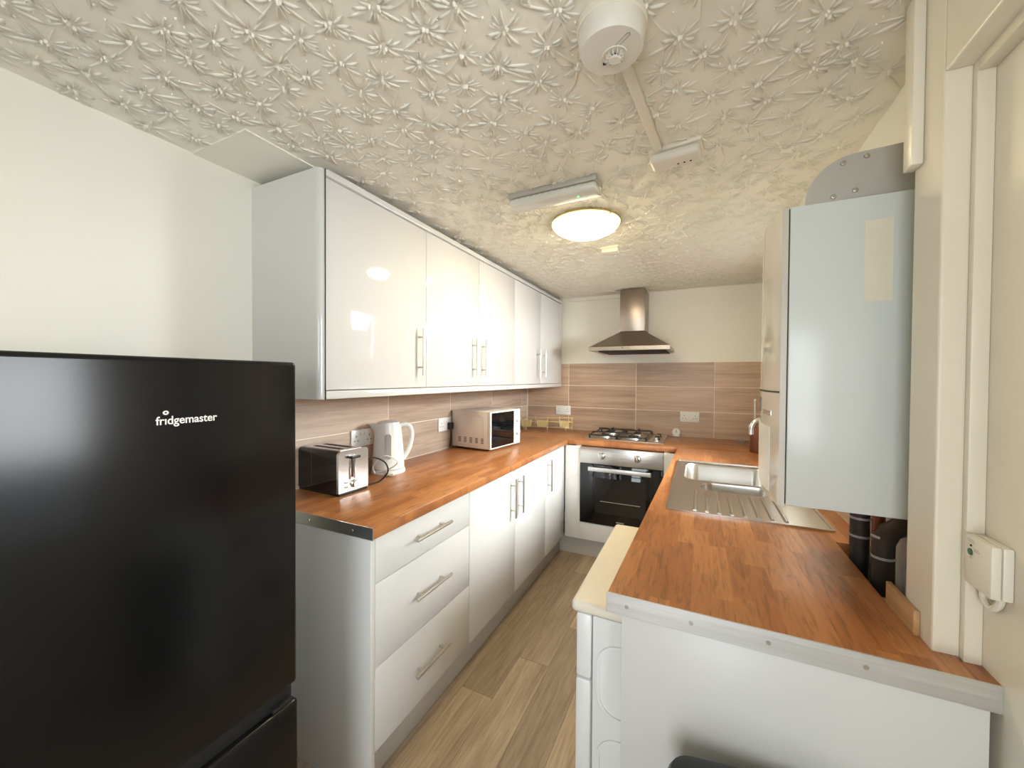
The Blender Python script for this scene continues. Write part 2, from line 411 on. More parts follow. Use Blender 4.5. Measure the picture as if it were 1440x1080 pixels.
def window(n, axis, u0, u1, z0, z1, d, trans):
    """frame, transom and panes in an opening; axis 'x' for the right wall, 'y' for the rear wall"""
    def B(mb, a0, a1, za, zb, d0, d1, bev=0.004):
        if axis == 'x': mb.box(d0, d1, a0, a1, za, zb, bev=bev)
        else: mb.box(a0, a1, d0, d1, za, zb, bev=bev)
        return mb
    f = MB(); t = 0.05
    B(f, u0, u0 + t, z0, z1, d, d + 0.05); B(f, u1 - t, u1, z0, z1, d, d + 0.05)
    B(f, u0 + t, u1 - t, z0, z0 + t, d, d + 0.05); B(f, u0 + t, u1 - t, z1 - t, z1, d, d + 0.05)
    B(f, u0 + t, u1 - t, trans - 0.03, trans + 0.03, d, d + 0.05)
    o = struct(f.build('window_%d' % n, M['white']))
    B(MB(), u0 + t, u1 - t, z0 + t, trans - 0.03, d + 0.022, d + 0.026, 0).build('pane', M['pane'], o, 0)
    B(MB(), u0 + t, u1 - t, trans + 0.03, z1 - t, d + 0.022, d + 0.026, 0).build('pane', M['pane'], o, 0)
window(1, 'x', 2.0, 2.75, 1.13, 1.87, 2.15, 1.55)
window(2, 'x', 0.05, 0.62, 0.82, 1.90, 2.015, 1.86)
window(3, 'y', 0.9, 1.9, 0.08, 2.02, YR - 0.10, 0.75)

# wall tiles, each one its own piece
zr = [WZ, 1.1107, 1.3175, 1.5253]; g = 0.0019
bx(0, 0.0078, Y0, YB, WZ, 1.3175).build('grout', M['grout'], wl, 0)
ye = [Y0, 1.056, 1.659, 2.26, 2.862, 3.465, YB - 0.012]
for a, c in zip(ye, ye[1:]):
    for k in range(2):
        bx(0.0, 0.009, a + g, c - g, zr[k] + g, min(zr[k + 1], 1.3175) - g, bev=0.001, seg=1).build('tile', M['tile_l'], wl, 0)
bx(0, XW, YB - 0.0078, YB, WZ, 1.5265).build('grout', M['grout'], wb, 0)
xe = [0.012, 0.4388, 1.0575, 1.6768, XW]
for a, c in zip(xe, xe[1:]):
    for k in range(3):
        bx(a + g, c - g, YB - 0.009, YB, zr[k] + g, zr[k + 1] - g, bev=0.001, seg=1).build('tile', M['tile_b'], wb, 0)
bx(XW - 0.0078, XW, 1.468, YB - 0.01, WZ, 1.112).build('grout', M['grout'], wr, 0)
for a, c in ((1.47, 1.75), (1.75, 2.36), (2.36, 2.97), (2.97, YB - 0.01)):
    bx(XW - 0.009, XW, a + g, c - g, WZ + g, 1.1107 - g, bev=0.001, seg=1).build('tile', M['tile_l'], wr, 0)

# ---------------------------------------------------------------- worktops
def screws(pts, axis, parent, r=0.005):
    for p in pts:
        q = Vector(p); d = Vector((0, -0.0015, 0)) if axis == 'y' else Vector((-0.0015, 0, 0))
        MB().cyl(q, q + d, r, 10).build('screw', M['handle'], parent)
t = thing('worktop', 'orange wood-block worktop carrying the microwave, kettle and toaster', 'worktop', (0.31, 1.95, 0.86), group=None)
bx(0.0, 0.63, Y0, 2.984, 0.862, WZ, bev=0.003).build('slab', M['wt_y'], t)
s = bx(0.0, 0.631, Y0 - 0.003, Y0, 0.861, WZ + 0.0008).build('edge_strip', M['alu'], t)
screws([(0.12, Y0 - 0.003, 0.88), (0.33, Y0 - 0.003, 0.88), (0.54, Y0 - 0.003, 0.88)], 'y', s, 0.004)
t = thing('worktop', 'orange wood-block worktop holding the gas hob along the tiled end wall', 'worktop', (1.0, 3.3, 0.86))
bx(0.0, XW, 2.984, YB, 0.862, WZ, bev=0.002).build('slab', M['wt_x'], t)
t = thing('worktop', 'orange wood-block worktop with inset sink below the boiler', 'worktop', (1.7, 1.9, 0.86))
outer = [(1.383, 0.8875), (2.003, 0.8875), (2.003, 0.937), (1.978, 0.937), (1.978, 0.9516), (1.946, 0.9516), (1.946, 1.055), (XW, 1.055), (XW, 1.137),
         (1.937, 1.137), (1.937, 1.464), (XW, 1.464), (XW, 2.984), (1.4335, 2.984)]
sinkhole = [(1.475, 1.57), (1.475, 2.495), (1.945, 2.495), (1.945, 1.57)]
MB().prism(outer, 0.860, WZ + 0.001, [sinkhole]).build('slab', M['wt_y'], t, 0)
s = bx(1.380, 2.003, 0.8845, 0.8875, 0.857, WZ + 0.0022, bev=0.0008, seg=1).build('edge_strip', M['alu'], t)
screws([(x, 0.8845, 0.879) for x in (1.425, 1.555, 1.69, 1.835)], 'y', s, 0.0045)
tag(bx(1.936, 1.9455, 0.993, 1.115, WZ + 0.001, 0.948, bev=0.001).build('wood_strip', M['wood']), 'short raw pine strip on the worktop against the cream pier', 'wood strip')

# ---------------------------------------------------------------- base cabinets along the left wall
def bar_handle(parent, p, L, axis, out=(1, 0, 0)):
    """satin bar on two posts; p = centre of the fixing face"""
    p = Vector(p); o = Vector(out); a = Vector((0, 0, 1)) if axis == 'z' else (Vector((0, 1, 0)) if axis == 'y' else Vector((1, 0, 0)))
    b = MB().cyl(p + o * 0.031 - a * L / 2, p + o * 0.031 + a * L / 2, 0.006, 12)
    for s in (-1, 1): b.cyl(p + a * s * L * 0.32, p + o * 0.031 + a * s * L * 0.32, 0.0045, 10)
    return b.build('handle', M['handle'], parent)
XD = 0.62; ZD0, ZD1 = 0.152, 0.858
def door(parent, x0, x1, y0, y1, z0, z1, name='door'):
    return bx(x0, x1, y0 + 0.0015, y1 - 0.0015, z0, z1, bev=0.0015).build(name, M['gloss'], parent)
t = thing('drawer_cabinet', 'white gloss base cabinet of three drawers beside the fridge', 'cabinet', (0.31, 1.23, 0))
bx(0.02, 0.598, 0.949, 1.526, 0.15, 0.8605).build('carcass', M['carc'], t)
bx(0.02, 0.618, 0.929, 0.948, 0.0, 0.8605, bev=0.001).build('end_panel', M['gloss'], t)
for z0, z1, zh in ((0.152, 0.4275, 0.288), (0.4305, 0.7075, 0.574), (0.7105, 0.858, 0.792)):
    d = door(t, 0.60, XD, 0.948, 1.527, z0, z1, 'drawer'); bar_handle(d, (XD, 1.231, zh), 0.218, 'y')
t = thing('base_cabinet', 'white gloss base cabinet with two doors whose handles meet in the middle', 'cabinet', (0.31, 2.03, 0))
bx(0.02, 0.598, 1.528, 2.521, 0.15, 0.8605).build('carcass', M['carc'], t)
d = door(t, 0.60, XD, 1.527, 2.020, ZD0, ZD1); bar_handle(d, (XD, 1.968, 0.711), 0.218, 'z')
d = door(t, 0.60, XD, 2.020, 2.512, ZD0, ZD1); bar_handle(d, (XD, 2.068, 0.711), 0.218, 'z')
t = thing('base_cabinet', 'narrow white corner base cabinet door next to the oven', 'cabinet', (0.31, 2.7, 0))
bx(0.02, 0.598, 2.523, 2.975, 0.15, 0.8605).build('carcass', M['carc'], t)
d = door(t, 0.60, XD, 2.512, 2.925, ZD0, ZD1); bar_handle(d, (XD, 2.550, 0.711), 0.218, 'z')
tag(bx(0.545, 0.565, 0.948, 2.99, 0.0, 0.15, bev=0.001).build('plinth', M['plinth']), 'long grey plinth under the white drawers and doors', 'plinth')

# ---------------------------------------------------------------- oven, its housing and plinth
t = thing('oven_housing', 'white panel cabinet framing the built-in oven', 'cabinet', (1.04, 3.2, 0))
bx(0.622, 0.741, 2.942, 2.96, 0.145, 0.861, bev=0.001).build('filler_panel', M['carc'], t)
bx(0.742, 1.50, 2.942, 2.96, 0.145, 0.277, bev=0.001).build('lower_panel', M['carc'], t)
bx(1.344, 1.437, 2.942, 2.96, 0.278, 0.861, bev=0.001).build('filler_panel', M['carc'], t)
bx(0.70, 0.738, 2.962, 3.58, 0.145, 0.861).build('side_panel', M['carc'], t)
bx(1.346, 1.384, 2.962, 3.58, 0.145, 0.861).build('side_panel', M['carc'], t)
tag(bx(0.56, 1.50, 2.992, 3.01, 0.0, 0.145, bev=0.001).build('plinth', M['plinth']), 'grey plinth on the floor below the oven', 'plinth')
t = thing('oven', 'built-in steel and black glass oven with two knobs', 'oven', (1.04, 3.2, 0.279))
bx(0.745, 1.339, 2.955, 3.5, 0.28, 0.858).build('body', M['dark'], t)
cp = bx(0.743, 1.342, 2.932, 2.955, 0.738, 0.861, bev=0.002).build('control_panel', M['steel'], t)
for x in (0.912, 1.167):
    k = MB().lathe([(0.026, 0), (0.026, 0.004), (0.021, 0.006), (0.019, 0.022), (0.016, 0.025), (0, 0.025)], 24, Matrix.Translation((x, 2.932, 0.803)) @ Matrix.Rotation(PI / 2, 4, 'X')).build('knob', M['chrome'], cp)
    bx(x - 0.004, x + 0.004, 2.9, 2.91, 0.785, 0.822, bev=0.002).build('knob_grip', M['handle'], cp)
dr = bx(0.743, 1.342, 2.934, 2.955, 0.281, 0.735, bev=0.003).build('oven_door', M['glassb'], t)
bx(0.86, 1.225, 2.9325, 2.934, 0.37, 0.635).build('door_window', M['glassw'], dr, 0)
b = bx(0.815, 1.265, 2.893, 2.901, 0.688, 0.720, bev=0.003)
for x in (0.85, 1.23): b.box(x - 0.01, x + 0.01, 2.9, 2.935, 0.696, 0.712, bev=0.002)
b.build('handle', M['alu'], dr)
bx(1.02, 1.075, 2.9328, 2.9342, 0.312, 0.320).build('badge', M['greyp'], dr)
MB().tube([(0.90, 2.9322, 0.46), (1.19, 2.9322, 0.46)], 0.002, 6).build('shelf_rail', M['handle'], dr)

# ---------------------------------------------------------------- gas hob
t = thing('gas_hob', 'stainless gas hob with black pan supports under the hood', 'hob', (1.034, 3.32, WZ))
bx(0.737, 1.331, 3.072, 3.56, WZ, 0.909, bev=0.003).build('plate', M['steel'], t)
bu = [(0.88, 3.19, 0.036), (0.88, 3.43, 0.046), (1.10, 3.19, 0.046), (1.10, 3.43, 0.036)]
for x, y, r in bu:
    q = MB().lathe([(r * 1.25, 0), (r * 1.2, 0.008), (r, 0.010), (r, 0.018), (r * 0.4, 0.0185)], 24, Matrix.Translation((x, y, 0.909))).build('burner', M['alu'], t)
    MB().lathe([(r * 0.8, 0), (r * 0.8, 0.007), (r * 0.7, 0.009), (0, 0.009)], 24, Matrix.Translation((x, y, 0.9275))).build('burner_cap', M['iron'], q)
for xc in (0.88, 1.10):
    b = MB(); x0, x1, y0, y1 = xc - 0.105, xc + 0.105, 3.095, 3.525; zt = 0.946
    b.tube([(x0, y0, zt - .012), (x1, y0, zt - .012), (x1, y1, zt - .012), (x0, y1, zt - .012)], 0.005, 8, closed=True)
    for x in (x0, x1):
        for y in (y0, y1): b.cyl((x, y, 0.909), (x, y, zt - .008), 0.006, 8)
    for yc in (3.19, 3.43):
        for dx, dy in ((-1, 0), (1, 0), (0, -1), (0, 1)):
            ex = xc + dx * 0.105; ey = yc + dy * (0.095)
            b.tube([(ex, ey, zt - .012), (ex, ey, zt + 0.004), (xc + dx * 0.03, yc + dy * 0.03, zt + 0.004)], 0.005, 8)
    b.tube([(x0, 3.31, zt - .012), (x1, 3.31, zt - .012)], 0.005, 8)
    b.build('pan_support', M['iron'], t)
for k in range(4):
    MB().lathe([(0.021, 0), (0.02, 0.004), (0.017, 0.006), (0.0155, 0.026), (0, 0.027)], 20, Matrix.Translation((1.272, 3.17 + k * 0.075, 0.909))).build('knob', M['blackm'] if k % 2 else M['handle'], t)

# ---------------------------------------------------------------- cooker hood
t = thing('cooker_hood', 'brown-tinted steel chimney hood over the gas hob', 'hood', (1.06, 3.36, 1.6))
X0, X1, YA, Z0, Z1, Z2 = 0.755, 1.365, 3.115, 1.606, 1.636, 1.775
cx0, cx1, cyf = 0.955, 1.155, 3.36
MB().poly([(X0, YA, Z0), (X1, YA, Z0), (X1, YB - .009, Z0), (X0, YB - .009, Z0), (X0, YA, Z1), (X1, YA, Z1), (X1, YB - .009, Z1), (X0, YB - .009, Z1),
           (cx0, cyf, Z2), (cx1, cyf, Z2), (cx1, YB, Z2), (cx0, YB, Z2)],
          [(0, 1, 2, 3), (0, 1, 5, 4), (1, 2, 6, 5), (2, 3, 7, 6), (3, 0, 4, 7), (4, 5, 9, 8), (5, 6, 10, 9), (6, 7, 11, 10), (7, 4, 8, 11), (8, 9, 10, 11)]).build('canopy', M['hood'], t, 0)
bx(cx0, cx1, cyf, YB, Z2 + 0.004, 2.128, bev=0.002).build('chimney', M['hood'], t)
bx(X0 + .07, X1 - .03, YA + .03, YB - .03, Z0 - 0.008, Z0, bev=0.002).build('grease_filter', M['dark'], t)
for k in range(5): MB().cyl((1.02 + k * 0.014, YA, 1.622), (1.02 + k * 0.014, YA - 0.004, 1.622), 0.0045, 10).build('button', M['chrome'], t)

# ---------------------------------------------------------------- wall cabinets
XU = 0.379; UZ0, UZ1 = 1.338, 2.082
def wall_cab(label, y0, y1, doors):
    t = thing('wall_cabinet', label, 'cabinet', (0.18, (y0 + y1) / 2, UZ0))
    bx(0.010, 0.357, y0 + .001, y1 - .001, 1.336, 2.084).build('carcass', M['carc'], t)
    for a, c, hy in doors:
        d = bx(0.359, XU, a + .0015, c - .0015, UZ0, UZ1, bev=0.0015).build('door', M['gloss'], t)
        bar_handle(d, (XU, hy, 1.502), 0.217, 'z')
    return t
t1 = wall_cab('wide single-door white gloss wall cabinet, nearest the fridge, reflecting the ceiling lamp', 0.955, 1.5165, [(0.955, 1.5165, 1.460)])
MB().prism([(0.0, 0.932), (0.355, 0.932)] + arc(0.355, 0.954, 0.022, -90, 0, 6)[1:] + [(0.382, 0.954), (0.0, 0.954)], 1.3048, 2.1097).build('end_panel', M['gloss'], t1)
wall_cab('two-door white gloss wall cabinet between the wide single one and the end pair', 1.5165, 2.5105, [(1.5165, 2.0123, 1.945), (2.0123, 2.5105, 2.050)])
wall_cab('two-door white gloss wall cabinet in the corner by the hood', 2.5105, 3.556, [(2.5105, 3.012, 2.932), (3.012, 3.556, 3.060)])
tag(bx(0.325, 0.388, 0.955, 3.5655, 2.0855, 2.1097, bev=0.003).build('cornice', M['gloss']), 'thin white cornice rail along the top of the wall cabinets', 'cornice')
tag(bx(0.34, 0.384, 0.955, 3.5655, 1.3048, 1.3345, bev=0.003).build('pelmet', M['gloss']), 'thin white pelmet rail along the underside of the wall cabinets', 'pelmet')

# ---------------------------------------------------------------- fridge freezer
t = thing('fridge_freezer', 'tall glossy black fridge freezer standing against the left wall', 'fridge', (0.33, 0.385, 0))
bx(0.02, 0.588, 0.112, 0.655, 0.03, 1.415, bev=0.006).build('body', M['blackm'], t)
ud = bx(0.594, 0.64, 0.108, 0.661, 0.600, 1.421, bev=0.010, seg=4).build('fridge_door', M['black'], t)
ld = bx(0.594, 0.64, 0.108, 0.664, 0.045, 0.556, bev=0.010, seg=4).build('freezer_door', M['black'], t)
bx(0.588, 0.622, 0.115, 0.655, 0.556, 0.600).build('grip_recess', M['blackm'], t)
bx(0.612, 0.637, 0.60, 0.650, 0.556, 0.566, bev=0.002).build('hinge', M['blackm'], t)
for y in (0.15, 0.62): MB().cyl((0.54, y, 0), (0.54, y, 0.032), 0.018, 12).build('foot', M['blackm'], t)
def text(body, size, Mx, mat, name, parent, thick=0.0, width=None):
    c = bpy.data.curves.new(name, 'FONT'); c.body = body; c.size = size; c.extrude = 0.0003; c.offset = thick
    o = bpy.data.objects.new(name, c); COL.objects.link(o)
    bpy.context.view_layer.update()
    me = bpy.data.meshes.new_from_object(o.evaluated_get(bpy.context.evaluated_depsgraph_get()))
    COL.objects.unlink(o); bpy.data.objects.remove(o)
    if width:
        xs = [v.co.x for v in me.vertices]; s = width / (max(xs) - min(xs)); x0 = min(xs)
        for v in me.vertices: v.co.x = (v.co.x - x0) * s
    me.transform(Mx); me.materials.clear(); me.materials.append(mat)
    q = bpy.data.objects.new(name, me); COL.objects.link(q); attach(q, parent); return q
text('fr\u0131dgemaster', 0.0225, Matrix.Translation((0, 0.373, 1.291)) @ on_x(0.6403), M['letter'], 'lettering', ud, 0.0003, 0.104)
ring = [(0.3885 + 0.0048 * math.cos(a), 1.3135 + 0.0042 * math.sin(a)) for a in [2 * PI * k / 20 for k in range(20)]]
hole = [(0.3885 + 0.0018 * math.cos(a), 1.3135 + 0.0016 * math.sin(a)) for a in [2 * PI * k / 10 for k in range(10)]]
MB().prism(ring, 0, 0.0006, [hole], on_x(0.6402)).build('logo_ring', M['letter'], ud, 0)

# ---------------------------------------------------------------- washing machine and end panel of the sink run
t = thing('washing_machine', 'white washing machine sticking out from under the worktop', 'washing machine', (1.58, 1.18, 0))
bx(1.342, 1.86, 0.912, 1.450, 0.02, 0.822, bev=0.006).build('body', M['wash'], t)
bx(1.292, 1.87, 0.9045, 1.458, 0.823, 0.852, bev=0.011, seg=4).build('top_panel', M['cream'], t)
bx(1.304, 1.340, 0.910, 1.452, 0.668, 0.822, bev=0.005).build('fascia', M['wash'], t)
fr = bx(1.302, 1.340, 0.910, 1.452, 0.03, 0.664, bev=0.008).build('front_panel', M['wash'], t)
MB().lathe([(0.19, 0), (0.185, 0.012), (0.15, 0.022), (0.135, 0.02)], 36, Matrix.Translation((1.302, 1.18, 0.42)) @ Matrix.Rotation(-PI / 2, 4, 'Y')).build('door_ring', M['wash'], fr)
MB().lathe([(0.133, 0), (0.12, 0.014), (0, 0.022)], 32, Matrix.Translation((1.300, 1.18, 0.42)) @ Matrix.Rotation(-PI / 2, 4, 'Y')).build('door_glass', M['glassb'], fr)
MB().cyl((1.304, 1.2, 0.75), (1.285, 1.2, 0.75), 0.03, 24).build('knob', M['wash'], t)
bx(1.299, 1.304, 0.93, 1.08, 0.70, 0.80, bev=0.002).build('detergent_drawer', M['wash'], t)
for z0, z1 in ((0.59, 0.765), (0.33, 0.545)):
    q = MB(); o2 = rrect(1.355, 1.50, z0, z1, 0.05); i2 = rrect(1.362, 1.493, z0 + .007, z1 - .007, 0.044)
    q.prism(o2, 0, 0.004, [i2], on_y(0.912)).build('pressed_rib', M['wash'], t)
for x, y in ((1.37, .95), (1.37, 1.41), (1.82, .95), (1.82, 1.41)): MB().cyl((x, y, 0), (x, y, 0.022), 0.02, 12).build('foot', M['greyp'], t)
tag(bx(1.414, 1.991, 0.889, 0.903, 0.0, 0.858, bev=0.001).build('end_panel', M['carc']), 'white gloss end panel closing the worktop run with the sink', 'panel')
t = thing('sink_cabinet', 'white base cabinet under the sink, next to the washing machine', 'cabinet', (1.72, 2.2, 0))
bx(1.46, 2.02, 1.50, 2.90, 0.12, 0.68).build('carcass', M['carc'], t)
for a, c in ((1.50, 1.97), (1.97, 2.44), (2.44, 2.90)): bx(1.44, 1.458, a + .002, c - .002, 0.15, 0.855, bev=0.0015).build('door', M['gloss'], t)
bx(1.50, 1.515, 1.5, 2.9, 0.0, 0.12).build('plinth', M['plinth'], t)

# ---------------------------------------------------------------- sink and tap
t = thing('kitchen_sink', 'stainless one and a half bowl sink with ribbed drainer set into the worktop', 'sink', (1.7, 2.03, WZ))
SX0, SX1, SY0, SY1 = 1.456, 1.960, 1.545, 2.512
zt = WZ + 0.001
B1 = rrect(1.502, 1.885, 2.05, 2.44, 0.06); B2 = rrect(1.575, 1.85, 1.875, 2.02, 0.05)
MB().prism(rrect(SX0, SX1, SY0, SY1, 0.012, 3), zt, zt + 0.004, [B1, B2]).build('rim', M['sink'], t, 30)
q = MB(); L = rrect(SX0, SX1, SY0, SY1, 0.012, 3); I = rrect(SX0 + .008, SX1 - .008, SY0 + .008, SY1 - .008, 0.010, 3)
q.prism(L, zt + .004, zt + .0075, [I]).build('raised_edge', M['sink'], t, 30)
def bowl(poly, depth, name):
    cx = sum(p[0] for p in poly) / len(poly); cy = sum(p[1] for p in poly) / len(poly)
    V, F = [], []; m = len(poly); lev = [(1.0, 0.004), (0.975, -0.006), (0.95, -depth + 0.03), (0.90, -depth + 0.006), (0.8, -depth)]
    for s, z in lev: V += [(cx + (p[0] - cx) * s, cy + (p[1] - cy) * s, zt + z) for p in poly]
    for k in range(len(lev) - 1):
        for i in range(m): F.append((k * m + i, k * m + (i + 1) % m, (k + 1) * m + (i + 1) % m, (k + 1) * m + i))
    F.append(tuple((len(lev) - 1) * m + i for i in range(m)))
    o = MB().poly(V, F).build(name, M['sink'], t, 60)
    MB().lathe([(0.035, 0), (0.033, 0.002), (0.02, 0.001)], 20, Matrix.Translation((cx, cy, zt - depth + 0.0005))).build('drain', M['chrome'], o)
bowl(B1, 0.15, 'main_bowl'); bowl(B2, 0.10, 'half_bowl')
for k in range(8):
    x = 1.555 + k * 0.040
    MB().tube([(x, 1.575, zt + .0035), (x, 1.59, zt + .0045), (x, 1.83 - 0.01 * (k == 0), zt + .0045), (x, 1.845, zt + .0035)], 0.0062, 10).build('drainer_rib', M['sink'], t)
t = thing('tap', 'chrome mixer tap arching over the sink behind the boiler', 'tap', (1.925, 2.46, zt))
MB().lathe([(0.028, 0), (0.026, 0.01), (0.018, 0.02), (0.018, 0.06)], 20, Matrix.Translation((1.93, 2.465, zt + .004))).build('base', M['chrome'], t)
pts = [(1.93, 2.465, zt + .06)] + [(1.93 - 0.055 + 0.055 * math.cos(a), 2.465, zt + 0.215 + 0.055 * math.sin(a)) for a in [PI * k / 14 for k in range(15)]] + [(1.82, 2.465, zt + .185)]
MB().tube(pts, 0.0125, 12).build('spout', M['chrome'], t)
MB().tube([(1.93, 2.465, zt + .05), (1.93, 2.52, zt + .075)], 0.006, 8).build('lever', M['chrome'], t)

# ---------------------------------------------------------------- boiler, flue cover, pipes
BX0, BY0, BY1, BZ0, BZ1 = 1.740, 1.136, 1.455, 1.080, 1.797
t = thing('boiler', 'white wall-hung gas boiler with glossy bowed front', 'boiler', (1.9, 1.3, BZ0))
bx(1.756, 2.03, BY0, BY1, BZ0, BZ1, bev=0.003).build('casing', M['boil'], t)
n = 14
bow = [(1.753 - 0.0 - 0.016 * (1 - ((k / n) * 2 - 1) ** 2) - 0.012, BY0 + 0.001 + (BY1 - BY0 - 0.002) * k / n) for k in range(n + 1)]
fp = MB().prism([(1.7535, BY0 + .001)] + bow + [(1.7535, BY1 - .001)], BZ0 - 0.002, BZ1 + 0.001).build('front_cover', M['boilf'], t, 30)
bx(1.7535, 1.756, BY0 + .003, BY1 - .003, BZ0 + .003, BZ1 - .003).build('seam', M['dark'], t)
def front_x(y):
    u = (y - BY0) / (BY1 - BY0) * 2 - 1; return 1.741 - 0.016 * (1 - u * u)
for (y0, y1, z0, z1, nm, mt, th) in ((1.14, 1.45, 1.352, 1.356, 'groove', 'dark', .0012), (1.31, 1.37, 1.295, 1.335, 'display', 'glassb', .0015), (1.19, 1.27, 1.292, 1.304, 'badge', 'chrome', .002),
                                     (1.20, 1.43, 1.095, 1.262, 'control_flap', 'white', .002), (1.40, 1.43, 1.20, 1.208, 'switch', 'dark', .0035), (1.40, 1.43, 1.175, 1.183, 'switch', 'dark', .0035)):
    V = []; m = 8
    for k in range(m + 1):
        y = y0 + (y1 - y0) * k / m; xx = front_x(y)
        V += [(xx - th, y, z0), (xx - th, y, z1), (xx + .001, y, z0), (xx + .001, y, z1)]
    F = []
    for k in range(m):
        a, c = 4 * k, 4 * k + 4
        F += [(a, c, c + 1, a + 1), (a + 1, c + 1, c + 3, a + 3), (a + 2, a + 3, c + 3, c + 2), (a, a + 2, c + 2, c)]
    F += [(0, 1, 3, 2), (4 * m, 4 * m + 2, 4 * m + 3, 4 * m + 1)]
    MB().poly(V, F).build(nm, M[mt], t, 30)
bx(1.895, 1.944, BY0 - 0.0012, BY0, 1.560, 1.742).build('label_patch', M['paper'], t, 0)
t = thing('flue_cover', 'grey metal flue cover with rounded shoulder on top of the boiler', 'flue cover', (1.9, 1.25, BZ1))
prof = [(2.028, BZ1 + .002)] + [(1.79, BZ1 + .002)] + [(1.892 - 0.102 * math.cos(a), BZ1 + .012 + 0.103 * math.sin(a)) for a in [PI / 2 * k / 10 for k in range(11)]] + [(2.028, 1.918)]
MB().prism(prof, -0.17, 0, M=on_y(1.168)).build('shroud', M['greym'], t, 40)
for x, z in ((1.862, 1.893), (1.905, 1.900), (1.845, 1.818), (1.885, 1.826)): MB().lathe([(0.006, 0), (0.005, 0.003), (0, 0.004)], 12, Matrix.Translation((x, 1.168, z)) @ Matrix.Rotation(PI / 2, 4, 'X')).build('screw', M['handle'], t)
t = thing('boiler_pipes', 'dark lagged and copper pipes dropping from the boiler through the worktop', 'pipes', (1.98, 1.3, 0.6))
for x, y, r, mt in ((1.972, 1.395, 0.022, 'foam'), (2.0, 1.37, 0.011, 'copper'), (1.985, 1.31, 0.013, 'copper'), (1.985, 1.25, 0.022, 'foam')):
    pts = [(x, y, 0.55), (x, y, 1.02), (x, y, BZ0 - .001)] if mt == 'copper' or y > 1.3 else [(x - .01, y, 0.55), (x - .01, y, 0.985), (x - .002, y - .01, 1.02), (x + .012, y - .04, 1.045), (x + .012, y - .045, 1.062), (x + .012, y - .045, 1.077)]
    q = MB().tube(pts, r, 14).build('pipe', M[mt], t)
    if mt == 'foam':
        for z in (0.95, 1.0): MB().lathe([(r + .001, 0), (r + .0015, .003), (r + .001, .006)], 14, Matrix.Translation((pts[0][0], y, z))).build('tape_band', M['greyp'], q)

# ---------------------------------------------------------------- wall control box in the blocked doorway
t = thing('fan_control', 'small white control box with green button on the recessed wall', 'control box', (1.99, 0.905, 1.04))
bx(1.990, 2.003, 0.867, 0.936, 1.043, 1.126, bev=0.003).build('back_box', M['cream'], t)
cv = bx(1.977, 1.9895, 0.867, 0.936, 1.043, 1.126, bev=0.003).build('cover', M['cream'], t)
MB().cyl((1.977, 0.918, 1.099), (1.9755, 0.918, 1.099), 0.0055, 16).build('button', M['green'], cv)
MB().cyl((1.977, 0.9165, 1.110), (1.976, 0.9165, 1.110), 0.0018, 10).build('indicator', M['dark'], cv)
for y0, y1, z in ((0.909, 0.926, 1.1185), (0.907, 0.924, 1.1155), (0.897, 0.909, 1.1065), (0.895, 0.909, 1.1035), (0.914, 0.921, 1.089)):
    bx(1.9767, 1.977, y0, y1, z, z + 0.0009).build('print_line', M['greyp'], cv, 0)
MB().tube(smooth([(1.996, 0.925, 1.044), (1.995, 0.922, 1.025), (1.996, 0.905, 1.015), (1.997, 0.89, 1.027), (1.998, 0.885, 1.044)]), 0.005, 8).build('cable', M['cream'], t)  # looped tube standing in for a broken plaster patch below the box

# ---------------------------------------------------------------- ceiling fittings
t = thing('smoke_alarm', 'round white heat alarm on the ceiling with vented centre', 'smoke alarm', (1.385, 0.857, ZC))
flip = Matrix.Translation((1.385, 0.857, ZC)) @ Matrix.Rotation(PI, 4, 'X')
MB().lathe([(0.074, 0), (0.074, 0.014), (0.071, 0.017)], 40, flip).build('mount', M['cream'], t)
MB().lathe([(0.070, 0.017), (0.070, 0.032), (0.0675, 0.052), (0.064, 0.058), (0.0, 0.0595)], 40, flip).build('body', M['offw'], t)
ctr = Vector((1.390, 0.868, ZC - 0.0590)); f2 = Matrix.Translation(ctr) @ Matrix.Rotation(PI, 4, 'X')
MB().lathe([(0.027, 0), (0.0255, 0.002), (0.024, 0.0005)], 30, f2).build('ring', M['offw'], t)
MB().lathe([(0.013, 0.008), (0.013, 0.0105), (0.011, 0.012), (0, 0.012)], 24, f2).build('cap', M['offw'], t)
MB().lathe([(0.008, 0), (0.008, 0.009)], 16, f2).build('sensor', M['dark'], t)
for k in range(12):
    a = 2 * PI * k / 12
    MB().box(0.0105, 0.019, -0.001, 0.001, -0.0095, 0.0, M=Matrix.Translation(ctr) @ Matrix.Rotation(a, 4, 'Z')).build('vane', M['offw'], t)
st = [(0.0045 * math.cos(a) + 0.016 * (1 if math.cos(a) > 0 else -1), 0.0045 * math.sin(a)) for a in [2 * PI * k / 24 for k in range(24)]]
MB().prism(st, 0, 0.0012, [[(p[0] * 0.94, p[1] * 0.75) for p in st]], Matrix.Translation((1.412, 0.836, ZC - 0.0582)) @ Matrix.Rotation(math.radians(-35), 4, 'Z') @ Matrix.Rotation(PI, 4, 'X')).build('test_button', M['greyp'], t)
bx(1.362, 1.370, 0.878, 0.884, ZC - 0.0603, ZC - 0.0585).build('slot', M['dark'], t)
def bar_between(a, c, w, h):
    a, c = Vector(a), Vector(c); d = c - a; ang = math.atan2(d.y, d.x)
    return MB().box(0, d.length, -w / 2, w / 2, -h, 0, bev=0.003, M=Matrix.Translation(a) @ Matrix.Rotation(ang, 4, 'Z'))
tag(bar_between((1.392, 0.925, ZC), (1.434, 1.365, ZC), 0.026, 0.016).build('cable_trunking', M['cream']), 'cream cable trunking running from the smoke alarm across the ceiling', 'trunking')
t = thing('junction_box', 'white ceiling box with three small holes at the end of the trunking', 'junction box', (1.485, 1.40, ZC))
